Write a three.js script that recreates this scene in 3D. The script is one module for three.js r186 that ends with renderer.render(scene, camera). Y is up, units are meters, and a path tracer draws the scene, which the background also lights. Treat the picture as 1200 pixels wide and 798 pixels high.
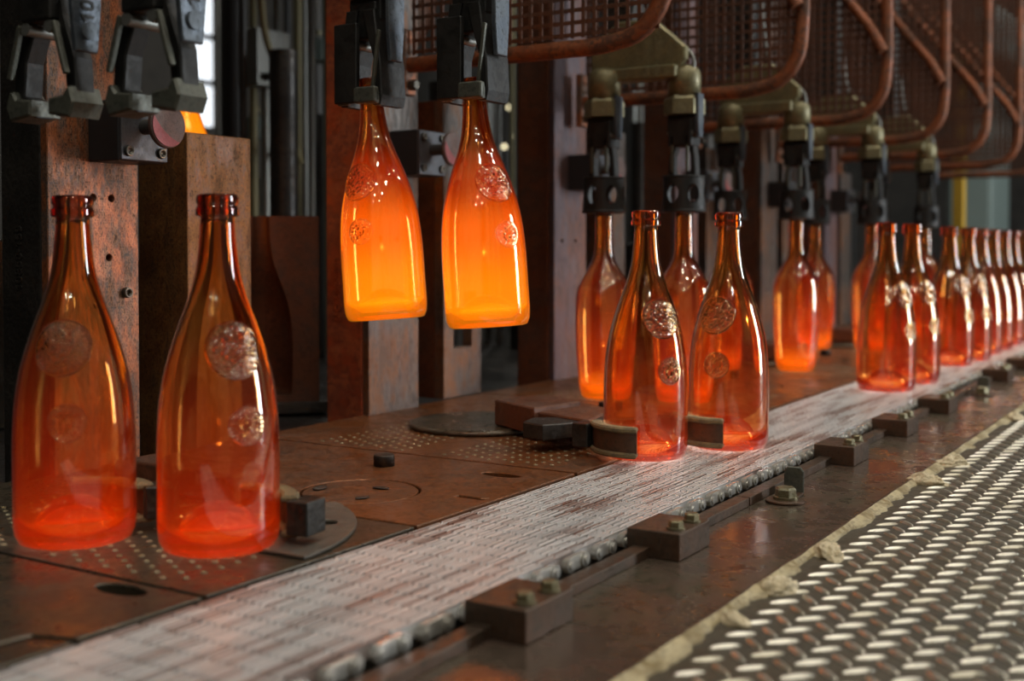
import * as THREE from 'three';
import { RoundedBoxGeometry } from 'three/addons/geometries/RoundedBoxGeometry.js';
import { mergeGeometries, mergeVertices } from 'three/addons/utils/BufferGeometryUtils.js';
import { RectAreaLightUniformsLib } from 'three/addons/lights/RectAreaLightUniformsLib.js';
import { FontLoader } from 'three/addons/loaders/FontLoader.js';
import { TextGeometry } from 'three/addons/geometries/TextGeometry.js';
import { Brush, Evaluator, SUBTRACTION } from 'three-bvh-csg';

// ------------------------------------------------------------------ camera, sky, light, exposure
// x runs along the conveyor, z towards the aisle, y = 0 is the top of the belt
const scene = new THREE.Scene();
const FPX = 1400, PITCH = THREE.MathUtils.degToRad(1.5), VPX = 1470, VPY = 290, EYE = 0.257;
const CY = VPY + FPX * Math.tan(PITCH);
const YAW = Math.atan((VPX - 600) / (FPX / Math.cos(PITCH)));
const camera = new THREE.PerspectiveCamera(2 * THREE.MathUtils.radToDeg(Math.atan(399 / FPX)), 1200 / 798, 0.05, 60);
camera.position.set(0, EYE, 0);
const FW = new THREE.Vector3(Math.cos(YAW) * Math.cos(PITCH), -Math.sin(PITCH), -Math.sin(YAW) * Math.cos(PITCH));
const RT = new THREE.Vector3(Math.sin(YAW), 0, Math.cos(YAW));
camera.lookAt(camera.position.clone().add(FW));
camera.setViewOffset(1200, 798, 0, 399 - CY, 1200, 798);
camera.focus = 1.32;
camera.userData.fStop = 4.0;
camera.updateMatrixWorld();

const renderer = new THREE.WebGLRenderer();
renderer.toneMapping = THREE.LinearToneMapping;
renderer.toneMappingExposure = 1.0;
renderer.shadowMap.enabled = true;
RectAreaLightUniformsLib.init();

scene.background = new THREE.Color().setRGB(1.5, 1.6, 1.7);           // overcast sky, seen through the openings of the hall

function areaLight(name, w, h, pos, target, L, color) {
  const l = new THREE.RectAreaLight(color, L, w, h);
  l.name = name; l.position.set(...pos); l.lookAt(...target); scene.add(l);
  return l;
}
// daylight in the tall doorway of the aisle wall
areaLight('doorway_daylight', 0.85, 2.9, [4.75, 0.55, 3.42], [4.75, 0.55, 0], 26, new THREE.Color(0.9, 0.96, 1.0));

// ------------------------------------------------------------------ helpers
function rng(seed) { let a = seed >>> 0; return () => { a = (a + 0x6D2B79F5) >>> 0; let t = a; t = Math.imul(t ^ (t >>> 15), t | 1); t ^= t + Math.imul(t ^ (t >>> 7), t | 61); return ((t ^ (t >>> 14)) >>> 0) / 4294967296; }; }
const R = rng(7);
const lerp = (a, b, t) => a + (b - a) * t, clamp = (x, a = 0, b = 1) => Math.min(b, Math.max(a, x));
const sstep = (a, b, x) => { const t = clamp((x - a) / (b - a)); return t * t * (3 - 2 * t); };
// tileable value noise
const NT = new Float32Array(65536); { const r = rng(99); for (let i = 0; i < 65536; i++) NT[i] = r(); }
function vnoise(x, y, px, py, s = 0) {
  const xi = Math.floor(x), yi = Math.floor(y), fx = x - xi, fy = y - yi;
  const u = fx * fx * (3 - 2 * fx), v = fy * fy * (3 - 2 * fy);
  const h = (i, j) => NT[((((i % px) + px) % px) * 197 + (((j % py) + py) % py) * 1031 + s * 7919) & 65535];
  return lerp(lerp(h(xi, yi), h(xi + 1, yi), u), lerp(h(xi, yi + 1), h(xi + 1, yi + 1), u), v);
}
function fbm(u, v, fx, fy, oct, s = 0) { let a = 0.5, t = 0, n = 0; for (let o = 0; o < oct; o++) { t += a * vnoise(u * fx, v * fy, fx, fy, s + o * 3); n += a; a *= 0.55; fx *= 2; fy *= 2; } return t / n; }
function tex(n, fn, srgb) {
  const d = new Uint8Array(n * n * 4);
  const enc = (x) => { x = clamp(x); return srgb ? (x <= 0.0031308 ? 12.92 * x : 1.055 * Math.pow(x, 1 / 2.4) - 0.055) : x; };
  for (let j = 0; j < n; j++) for (let i = 0; i < n; i++) {
    const c = fn((i + 0.5) / n, (j + 0.5) / n), k = (j * n + i) * 4;
    d[k] = 255 * enc(c[0]) + 0.5; d[k + 1] = 255 * enc(c[1]) + 0.5; d[k + 2] = 255 * enc(c[2]) + 0.5; d[k + 3] = 255;
  }
  const t = new THREE.DataTexture(d, n, n, THREE.RGBAFormat);
  t.magFilter = THREE.LinearFilter; t.minFilter = THREE.LinearMipmapLinearFilter; t.generateMipmaps = true;
  t.wrapS = t.wrapT = THREE.RepeatWrapping; if (srgb) t.colorSpace = THREE.SRGBColorSpace;
  t.needsUpdate = true; return t;
}
// weathered metal: three colours mixed by coarse and fine noise, dark pits, optional vertical runs
function weathered({ size = 0.25, n = 384, a, b, c, pits = 0.3, pitCol = [0.01, 0.008, 0.006], runs = 0, seed = 0, rough = [0.45, 0.8], metal = 0.2, bump = 0.0006, fine = 48, coarse = 4, grain = 0.5, extra = {} }) {
  const rep = (t) => { t.repeat.set(1 / size, 1 / size); return t; };
  const field = (u, v) => {
    const big = fbm(u, v, coarse, coarse, 4, seed), mid = fbm(u, v, coarse * 4, runs ? coarse : coarse * 4, 3, seed + 11);
    const sm = fbm(u, v, fine, runs ? Math.max(8, fine >> 1) : fine, 2, seed + 23);
    return [big, mid, sm];
  };
  const map = rep(tex(n, (u, v) => {
    const [big, mid, sm] = field(u, v);
    const m1 = sstep(0.38, 0.62, lerp(big, mid, 0.35 + 0.3 * runs)), m2 = sstep(0.45, 0.7, mid * 0.6 + sm * 0.4);
    const p = pits * sstep(0.57, 0.69, sm * 0.75 + mid * 0.25);
    return [0, 1, 2].map((k) => lerp(lerp(lerp(a[k], b[k], m1), c[k], m2 * 0.6) * (1 - grain / 2 + grain * sm), pitCol[k], p));
  }, true));
  const rm = rep(tex(256, (u, v) => { const [big, mid, sm] = field(u, v); const g = lerp(rough[0], rough[1], sstep(0.3, 0.7, big * 0.4 + mid * 0.3 + sm * 0.3)); return [g, g, g]; }, false));
  const opts = { map, roughnessMap: rm, roughness: 1, metalness: metal, ...extra };
  if (bump) { opts.bumpMap = rep(tex(256, (u, v) => { const [, mid, sm] = field(u, v); const g = mid * 0.4 + sm * 0.6; return [g, g, g]; }, false)); opts.bumpScale = bump; }
  return new THREE.MeshStandardMaterial(opts);
}
const std = (r, g, b, roughness = 0.5, metalness = 0, extra = {}) => new THREE.MeshStandardMaterial({ color: new THREE.Color().setRGB(r, g, b), roughness, metalness, ...extra });

// ------------------------------------------------------------------ materials
const MAT = {
  rustSalmon: weathered({ a: [0.29, 0.095, 0.034], b: [0.10, 0.075, 0.062], c: [0.36, 0.17, 0.08], pits: 0.75, runs: 0.9, seed: 1, grain: 1.5, size: 0.15, n: 512, rough: [0.38, 0.7], metal: 0.35, fine: 96 }),
  rustBlock: weathered({ a: [0.17, 0.066, 0.02], b: [0.26, 0.115, 0.03], c: [0.12, 0.055, 0.022], pits: 0.65, runs: 0.3, seed: 5, grain: 1.5, size: 0.15, n: 512, rough: [0.45, 0.75], metal: 0.3, fine: 96 }),
  rustOrange: weathered({ a: [0.26, 0.05, 0.015], b: [0.16, 0.04, 0.018], c: [0.36, 0.10, 0.03], pits: 0.3, seed: 9, metal: 0.15 }),
  rustDark: weathered({ a: [0.10, 0.035, 0.015], b: [0.06, 0.03, 0.018], c: [0.15, 0.05, 0.02], pits: 0.5, seed: 13, metal: 0.2 }),
  blackCast: weathered({ a: [0.022, 0.020, 0.017], b: [0.034, 0.030, 0.025], c: [0.016, 0.014, 0.012], pits: 0.4, seed: 17, rough: [0.3, 0.6], metal: 0.3, bump: 0.0012, fine: 64 }),
  steelStreak: weathered({ a: [0.10, 0.085, 0.075], b: [0.18, 0.08, 0.035], c: [0.075, 0.07, 0.066], pits: 0.25, runs: 0.8, seed: 21, grain: 1, rough: [0.35, 0.6], metal: 0.55 }),
  steelMauve: weathered({ a: [0.11, 0.085, 0.095], b: [0.16, 0.07, 0.05], c: [0.07, 0.062, 0.07], pits: 0.25, runs: 0.6, seed: 25, rough: [0.4, 0.65], metal: 0.4 }),
  darkSteel: weathered({ a: [0.045, 0.042, 0.040], b: [0.065, 0.055, 0.045], c: [0.03, 0.028, 0.026], pits: 0.3, seed: 29, rough: [0.3, 0.55], metal: 0.6, bump: 0.0003 }),
  tong: weathered({ a: [0.011, 0.011, 0.010], b: [0.020, 0.018, 0.015], c: [0.008, 0.008, 0.008], pits: 0.2, seed: 33, rough: [0.42, 0.62], metal: 0.25, bump: 0.0002, size: 0.12 }),
  tongPad: weathered({ a: [0.10, 0.103, 0.08], b: [0.065, 0.068, 0.055], c: [0.13, 0.126, 0.098], pits: 0.3, seed: 35, rough: [0.35, 0.6], metal: 0.35, bump: 0.0003, size: 0.12 }),
  tongPlate: weathered({ a: [0.075, 0.09, 0.11], b: [0.10, 0.115, 0.13], c: [0.06, 0.066, 0.075], pits: 0.35, seed: 37, rough: [0.35, 0.6], metal: 0.5, bump: 0.0003, size: 0.12 }),
  olive: weathered({ a: [0.24, 0.205, 0.10], b: [0.17, 0.15, 0.08], c: [0.30, 0.26, 0.13], pits: 0.4, seed: 39, rough: [0.3, 0.55], metal: 0.45, bump: 0.0003, size: 0.12 }),
  tube: weathered({ a: [0.24, 0.065, 0.02], b: [0.09, 0.04, 0.022], c: [0.40, 0.12, 0.035], pits: 0.3, seed: 43, rough: [0.4, 0.7], metal: 0.3, bump: 0.0005, size: 0.2 }),
  deadPlate: weathered({ a: [0.19, 0.070, 0.022], b: [0.10, 0.052, 0.026], c: [0.24, 0.082, 0.024], pits: 0.6, seed: 47, grain: 0.9, rough: [0.28, 0.6], metal: 0.45, bump: 0.0004, fine: 64, size: 0.3 }),
  deadPlateGrey: weathered({ a: [0.075, 0.060, 0.040], b: [0.055, 0.047, 0.034], c: [0.10, 0.072, 0.04], pits: 0.4, seed: 51, rough: [0.22, 0.5], metal: 0.5, bump: 0.0003, size: 0.3 }),
  bed: weathered({ a: [0.15, 0.108, 0.078], b: [0.12, 0.105, 0.068], c: [0.17, 0.10, 0.075], pits: 0.25, seed: 55, rough: [0.2, 0.38], metal: 0.6, bump: 0.00012, size: 0.4, n: 512 }),
  keeper: weathered({ a: [0.085, 0.062, 0.045], b: [0.11, 0.06, 0.035], c: [0.07, 0.058, 0.042], pits: 0.3, seed: 59, rough: [0.3, 0.55], metal: 0.55, bump: 0.0002, size: 0.2 }),
  bolt: weathered({ a: [0.28, 0.26, 0.16], b: [0.20, 0.17, 0.09], c: [0.36, 0.34, 0.26], pits: 0.3, seed: 61, rough: [0.25, 0.45], metal: 0.7, bump: 0.0002, size: 0.05 }),
  tread: weathered({ a: [0.085, 0.068, 0.044], b: [0.062, 0.053, 0.038], c: [0.11, 0.086, 0.054], pits: 0.4, seed: 63, rough: [0.4, 0.7], metal: 0.4, bump: 0.0004, size: 0.4, n: 512, fine: 96 }),
  lug: weathered({ a: [0.66, 0.63, 0.53], b: [0.56, 0.52, 0.43], c: [0.74, 0.71, 0.62], pits: 0.15, seed: 67, rough: [0.26, 0.40], metal: 0.8, bump: 0.0001, size: 0.3 }),
  grime: weathered({ a: [0.42, 0.34, 0.19], b: [0.22, 0.16, 0.07], c: [0.55, 0.47, 0.30], pits: 0.5, pitCol: [0.07, 0.05, 0.02], seed: 71, rough: [0.6, 0.9], metal: 0, bump: 0.001, size: 0.15, fine: 32 }),
  lump: weathered({ a: [0.62, 0.52, 0.34], b: [0.46, 0.37, 0.22], c: [0.72, 0.64, 0.46], pits: 0.4, pitCol: [0.2, 0.15, 0.08], seed: 75, rough: [0.7, 0.9], metal: 0, bump: 0.001, size: 0.06, fine: 32 }),
  fibre: weathered({ a: [0.17, 0.13, 0.06], b: [0.10, 0.08, 0.045], c: [0.24, 0.19, 0.09], pits: 0.5, seed: 79, rough: [0.7, 0.9], metal: 0, bump: 0.0008, size: 0.04, fine: 32 }),
  shim: weathered({ a: [0.12, 0.105, 0.085], b: [0.09, 0.08, 0.066], c: [0.14, 0.12, 0.09], pits: 0.3, seed: 53, rough: [0.4, 0.6], metal: 0.3, bump: 0, size: 0.3, n: 256 }),
  hall: weathered({ a: [0.125, 0.112, 0.096], b: [0.095, 0.087, 0.077], c: [0.15, 0.132, 0.112], pits: 0.2, seed: 83, rough: [0.7, 0.9], metal: 0, bump: 0, size: 2 }),
  pipeGrey: std(0.22, 0.22, 0.20, 0.4, 0.6),
  pipeDark: std(0.05, 0.048, 0.045, 0.45, 0.5),
  hose: std(0.20, 0.17, 0.08, 0.6, 0),
  darkRubber: std(0.035, 0.033, 0.030, 0.6, 0),
  discTop: weathered({ a: [0.10, 0.062, 0.052], b: [0.13, 0.075, 0.06], c: [0.08, 0.055, 0.05], pits: 0.3, seed: 87, rough: [0.5, 0.7], metal: 0.2, bump: 0.0003, size: 0.1, fine: 64 }),
  discRed: weathered({ a: [0.24, 0.035, 0.036], b: [0.16, 0.034, 0.033], c: [0.30, 0.06, 0.06], pits: 0.3, seed: 89, rough: [0.5, 0.7], metal: 0.1, bump: 0.0003, size: 0.1, fine: 64 }),
  sensor: std(0.028, 0.027, 0.028, 0.5, 0.3),
  sensorFace: weathered({ a: [0.075, 0.078, 0.088], b: [0.06, 0.06, 0.066], c: [0.095, 0.095, 0.10], pits: 0.3, seed: 91, rough: [0.4, 0.6], metal: 0.4, bump: 0.0002, size: 0.1 }),
  screw: std(0.12, 0.11, 0.09, 0.35, 0.8),
  yellow: std(0.55, 0.33, 0.03, 0.5, 0),
  cabinet: std(0.16, 0.20, 0.18, 0.5, 0.1),
  chrome: std(0.5, 0.5, 0.48, 0.2, 1),
};
// steel of the belt, tinted link by link
MAT.belt = new THREE.MeshStandardMaterial({ color: 0xffffff, vertexColors: true, roughness: 0.36, metalness: 0.35 });

// ------------------------------------------------------------------ geometry helpers
function metreUV(g) {                                                 // uv in metres, by the main direction of each face
  g = g.index ? g.toNonIndexed() : g;
  const p = g.attributes.position, n = g.attributes.normal, uv = new Float32Array(p.count * 2);
  for (let i = 0; i < p.count; i += 3) {
    let nx = 0, ny = 0, nz = 0;
    for (let k = 0; k < 3; k++) { nx += n.getX(i + k); ny += n.getY(i + k); nz += n.getZ(i + k); }
    nx = Math.abs(nx); ny = Math.abs(ny); nz = Math.abs(nz);
    for (let k = 0; k < 3; k++) {
      const x = p.getX(i + k), y = p.getY(i + k), z = p.getZ(i + k);
      const [a, b] = ny >= nx && ny >= nz ? [x, z] : nx >= nz ? [z, y] : [x, y];
      uv[(i + k) * 2] = a; uv[(i + k) * 2 + 1] = b;
    }
  }
  g.setAttribute('uv', new THREE.BufferAttribute(uv, 2));
  return g;
}
const clean = (g) => { for (const k of Object.keys(g.attributes)) if (!['position', 'normal', 'uv', 'color'].includes(k)) g.deleteAttribute(k); g.morphAttributes = {}; g.clearGroups(); return g; };
const prep = (g) => metreUV(clean(g));
const merge = (list) => { const L = list.map((g) => (g.index ? g.toNonIndexed() : g)); return L.length === 1 ? L[0] : mergeGeometries(L); };
const box = (w, h, d, x = 0, y = 0, z = 0, r = 0.002) => prep(new RoundedBoxGeometry(w, h, d, 1, Math.min(r, w / 3, h / 3, d / 3)).translate(x, y, z));
const boxMM = (x0, x1, y0, y1, z0, z1, r) => box(x1 - x0, y1 - y0, z1 - z0, (x0 + x1) / 2, (y0 + y1) / 2, (z0 + z1) / 2, r);
const cyl = (r0, r1, h, seg = 24, x = 0, y = 0, z = 0) => prep(new THREE.CylinderGeometry(r1, r0, h, seg).translate(x, y, z));
const lathe = (pts, seg = 32) => prep(new THREE.LatheGeometry(pts.map(([a, b]) => new THREE.Vector2(a, b)), seg));
const flat = (g) => { g = g.index ? g.toNonIndexed() : g; g.computeVertexNormals(); return g; };
const hexHead = (r, h) => metreUV(flat(clean(new THREE.LatheGeometry([[0, 0], [r, 0], [r, h * 0.8], [r * 0.86, h], [0, h]].map(([a, b]) => new THREE.Vector2(Math.max(a, 1e-5), b)), 6))));
function ext(pts, depth, bevel = 0.001, holes = []) {                 // outline in x,y pushed along z, centred
  const s = pts instanceof THREE.Shape ? pts : new THREE.Shape(pts.map(([x, y]) => new THREE.Vector2(x, y)));
  for (const h of holes) s.holes.push(h);
  const g = new THREE.ExtrudeGeometry(s, { depth: depth - 2 * bevel, bevelEnabled: bevel > 0, bevelThickness: bevel, bevelSize: bevel, bevelOffset: -bevel, bevelSegments: 1, curveSegments: 16 });
  return prep(g.translate(0, 0, -(depth - 2 * bevel) / 2));
}
const circlePath = (x, y, r) => { const p = new THREE.Path(); p.absarc(x, y, r, 0, Math.PI * 2, true); return p; };
function tubeGeo(pts, r, seg = 40, rad = 10, tension = 0.5) {
  const c = new THREE.CatmullRomCurve3(pts.map((p) => new THREE.Vector3(...p)), false, 'centripetal', tension);
  const g = new THREE.TubeGeometry(c, seg, r, rad, false), caps = [];
  for (const [t, s] of [[0, -1], [1, 1]]) {
    const cap = new THREE.CircleGeometry(r, rad), dir = c.getTangentAt(t).multiplyScalar(s);
    cap.applyQuaternion(new THREE.Quaternion().setFromUnitVectors(new THREE.Vector3(0, 0, 1), dir)); cap.translate(...c.getPointAt(t).toArray()); caps.push(cap);
  }
  const L = c.getLength(), uv = g.attributes.uv;                      // uv in metres
  for (let i = 0; i < uv.count; i++) uv.setXY(i, uv.getX(i) * L, uv.getY(i) * r * 6.283);
  return merge([clean(g), ...caps.map((k) => prep(k))]);
}
const taken = new Map();
function numbered(name) { const n = taken.get(name) ?? 0; taken.set(name, n + 1); return n ? `${name}_${String(n).padStart(3, '0')}` : name; }
function mesh(name, geo, mat, parent) {
  const m = new THREE.Mesh(geo, mat); m.castShadow = m.receiveShadow = true;
  if (parent) { m.name = name; parent.add(m); } else { m.name = numbered(name); scene.add(m); }
  return m;
}
function tag(o, label, category, group, kind) { o.userData.label = label; o.userData.category = category; if (group) o.userData.group = group; if (kind) o.userData.kind = kind; return o; }
function thing(name, label, category, [x, y, z] = [0, 0, 0], turn = 0, group) {
  const o = new THREE.Group(); o.name = numbered(name); o.position.set(x, y, z); o.rotation.y = turn; scene.add(o);
  return tag(o, label, category, group);
}
function part(name, parent) { const g = new THREE.Group(); g.name = name; parent.add(g); return g; }
function struct(name, geo, mat, label, category) { const m = mesh(name, geo, mat); return tag(m, label, category, null, 'structure'); }
// a pixel gives a direction; the distance comes from the plane it lies on
const rayOf = (px, py) => FW.clone().addScaledVector(RT, (px - 600) / FPX).addScaledVector(RT.clone().cross(FW), -(py - CY) / FPX);
const onY = (px, py, Y = 0) => { const r = rayOf(px, py); return camera.position.clone().addScaledVector(r, (Y - EYE) / r.y); };
const onZ = (px, py, Z) => { const r = rayOf(px, py); return camera.position.clone().addScaledVector(r, Z / r.z); };
const depthOf = (v) => v.clone().sub(camera.position).dot(FW);
const ORD = ['first', 'second', 'third', 'fourth', 'fifth', 'sixth', 'seventh', 'eighth', 'ninth', 'tenth', 'eleventh', 'twelfth'];
const PITCHX = 0.57;                                                  // spacing of the machine sections

// ------------------------------------------------------------------ the hall
struct('floor', boxMM(-6.2, 14.2, -1.1, -0.9, -7.2, 3.7, 0.001), MAT.hall, 'concrete floor of the factory hall', 'floor');
struct('ceiling', boxMM(-6.2, 14.2, 3.8, 4.0, -7.2, 3.7, 0.001), MAT.hall, 'grey ceiling of the factory hall', 'ceiling');
struct('wall_left', boxMM(-6.2, -6, -0.9, 3.8, -7.2, 3.7, 0.001), MAT.hall, 'grey end wall of the hall behind the photographer', 'wall');
struct('wall_right', boxMM(14, 14.2, -0.9, 3.8, -7.2, 3.7, 0.001), MAT.hall, 'grey far end wall of the hall', 'wall');
{ // back wall with a bright window, aisle wall with a tall open doorway
  const w = [6.52, 6.98, 1.2, 2.3];
  struct('wall_back', merge([boxMM(-6, w[0], -0.9, 3.8, -7.2, -7, 0.001), boxMM(w[1], 14, -0.9, 3.8, -7.2, -7, 0.001), boxMM(w[0], w[1], -0.9, w[2], -7.2, -7, 0.001), boxMM(w[0], w[1], w[3], 3.8, -7.2, -7, 0.001)]), MAT.hall, 'grey back wall of the hall with a daylit window', 'wall');
  struct('wall_front', merge([boxMM(-6, 4.2, -0.9, 3.8, 3.5, 3.7, 0.001), boxMM(5.3, 14, -0.9, 3.8, 3.5, 3.7, 0.001), boxMM(4.2, 5.3, 2.1, 3.8, 3.5, 3.7, 0.001)]), MAT.hall, 'grey aisle wall of the hall with a tall doorway', 'wall');
  struct('ground_outside', boxMM(-4, 16, -1.1, -0.92, 3.7, 12, 0.001), std(0.35, 0.35, 0.33, 0.9), 'pale concrete yard outside the doorway', 'ground');
  const wd = new THREE.Group(); wd.name = 'window_1'; scene.add(wd); tag(wd, 'bright daylit window in the back wall', 'window', null, 'structure');
  for (let i = 0; i < 3; i++) mesh('pane', box(0.42, 0.34, 0.006, 6.75, 1.38 + i * 0.37, -7.1, 0.001), new THREE.MeshPhysicalMaterial({ color: 0xffffff, transmission: 1, roughness: 0.02, thickness: 0 }), wd);
  for (let i = 0; i < 4; i++) mesh('glazing_bar', box(0.46, 0.04, 0.05, 6.75, 1.20 + i * 0.365, -7.1), MAT.pipeDark, wd);
  for (let i = 0; i < 2; i++) mesh('glazing_bar', box(0.03, 1.1, 0.05, 6.535 + i * 0.43, 1.75, -7.1), MAT.pipeDark, wd);
}
// two rows of ceiling lamps above the line; each is a tray with a glowing tube panel and the light it gives
{
  const em = new THREE.MeshStandardMaterial({ color: 0xffffff, emissive: new THREE.Color().setRGB(1, 0.93, 0.75), emissiveIntensity: 6, roughness: 0.5 });
  const rows = [[-0.45, 'over the belt', 7, -0.6, 1.0], [0.6, 'over the aisle', 9, -3.4, 1.0], [1.8, 'nearest the doorway', 6, -2.4, 1.3], [-3.6, 'added unseen behind the machine', 3, 1.6, 2.2]];  // last row is an unseen addition that brightens the pipes in the background
  rows.forEach(([z, where, n, x0, dx]) => {
    for (let i = 0; i < n; i++) {
      const x = x0 + i * dx, y = 2.9;
      const t = thing('ceiling_lamp', `small bright lamp hanging in the row ${where}, ${ORD[i]} in its row`, 'lamp', [x, y, z], 0, 'lamps under the hall ceiling');
      mesh('tray', box(0.24, 0.06, 0.12, 0, 0.05, 0), MAT.pipeDark, t);
      mesh('diffuser', box(0.17, 0.02, 0.065, 0, 0.012, 0), em, t);
      mesh('hanger', box(0.012, 0.82, 0.012, 0, 0.49, 0), MAT.pipeDark, t);
      areaLight('lamp_light', 0.17, 0.065, [x, y - 0.006, z], [x, 0, z], 200, new THREE.Color(1, 0.95, 0.85));
    }
  });
}

// ------------------------------------------------------------------ conveyor
const BZ0 = -0.646, BZ1 = -0.487, X0 = 0.2, X1 = 7.0;
{
  const bed = thing('conveyor_bed', 'polished brown steel bed plate along the outer side of the belt', 'bed plate', [0, 0, 0]);
  mesh('bed_plate', boxMM(-0.3, 8, -0.06, -0.02, BZ1 - 0.012, -0.345, 0.001), MAT.bed, bed);
  mesh('belt_channel', boxMM(-0.3, 8, -0.06, -0.025, BZ0 - 0.006, BZ1 - 0.012, 0.001), MAT.darkSteel, bed);
  mesh('frame_beam', boxMM(-0.3, 8, -0.9, -0.06, BZ0, -0.36, 0.004), MAT.darkSteel, bed);

  const belt = thing('conveyor_belt', 'grey steel chain belt of thin link plates carrying the bottles', 'conveyor belt', [0, 0, 0]);
  // thin link plates, too fine to pick apart: one mesh
  const rows = 46, pw = (BZ1 - BZ0) / rows, lp = 0.0508, pos = [], nor = [], col = [], r = rng(3);
  const put = (a, b, c, d, n, k) => { for (const v of [a, b, c, a, c, d]) { pos.push(...v); nor.push(...n); col.push(...k); } };
  for (let i = 0; i < rows; i++) {
    const z0 = BZ0 + i * pw + 0.0007, z1 = BZ0 + (i + 1) * pw - 0.0007, rowTone = r();
    for (let x = X0 + (i % 2) * lp / 2; x < X1; x += lp) {
      const y = -0.0002 - r() * 0.0007, xa = x + 0.0006, xb = x + lp - 0.0006, bv = 0.0016;
      const q = fbm((x * 0.45) % 1, (z0 * 3.0 + 10) % 1, 24, 20, 3, 5), st = r();
      const t = 0.62 + 0.22 * rowTone + 0.16 * r(), rust = clamp(sstep(0.58, 0.74, q) * 0.7 + (st > 0.92 ? 0.7 : 0));
      const k = [lerp(t, 0.26, rust), lerp(t, 0.12, rust), lerp(t * 0.99, 0.075, rust)];
      put([xa + bv, y, z1], [xb - bv, y, z1], [xb - bv, y, z0], [xa + bv, y, z0], [0, 1, 0], k);
      put([xa, y - bv, z1], [xa + bv, y, z1], [xa + bv, y, z0], [xa, y - bv, z0], [-0.7, 0.7, 0], k);
      put([xb - bv, y, z1], [xb, y - bv, z1], [xb, y - bv, z0], [xb - bv, y, z0], [0.7, 0.7, 0], k);
      const b = y - 0.011;
      put([xa, b, z1], [xb, b, z1], [xb, y - bv, z1], [xa, y - bv, z1], [0, 0, 1], k);
      put([xb, b, z0], [xa, b, z0], [xa, y - bv, z0], [xb, y - bv, z0], [0, 0, -1], k);
      put([xa, b, z0], [xa, b, z1], [xa, y - bv, z1], [xa, y - bv, z0], [-1, 0, 0], k);
    }
  }
  const g = new THREE.BufferGeometry();
  g.setAttribute('position', new THREE.Float32BufferAttribute(pos, 3)); g.setAttribute('normal', new THREE.Float32BufferAttribute(nor, 3)); g.setAttribute('color', new THREE.Float32BufferAttribute(col, 3));
  mesh('link_plates', g, MAT.belt, belt).userData.kind = 'stuff';
  mesh('belt_core', boxMM(X0, X1, -0.02, -0.009, BZ0, BZ1 - 0.001, 0.001), MAT.darkSteel, belt);
  // edge links: a plate with two round pin ends
  const s = new THREE.Shape(); s.absarc(0.013, 0, 0.0062, -Math.PI / 2, Math.PI / 2); s.absarc(-0.013, 0, 0.0062, Math.PI / 2, Math.PI * 1.5);
  const link = merge([ext(s, 0.005, 0.0008), ...[-1, 1].map((k) => prep(new THREE.CylinderGeometry(0.0064, 0.0064, 0.0022, 18).rotateX(Math.PI / 2).translate(0.013 * k, 0, 0.0034))), ...[-1, 1].map((k) => prep(new THREE.CylinderGeometry(0.0035, 0.0035, 0.002, 10).rotateX(Math.PI / 2).translate(0.013 * k, 0, 0.005)))]);
  const lm = [std(0.58, 0.57, 0.53, 0.25, 0.6), std(0.48, 0.46, 0.41, 0.3, 0.6)];
  for (let i = 0, x = 0.42; x < 5.2; x += 0.0508, i++) mesh('edge_link', link, lm[i % 2], belt).position.set(x, -0.0078, BZ1 + 0.004);
}
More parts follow.
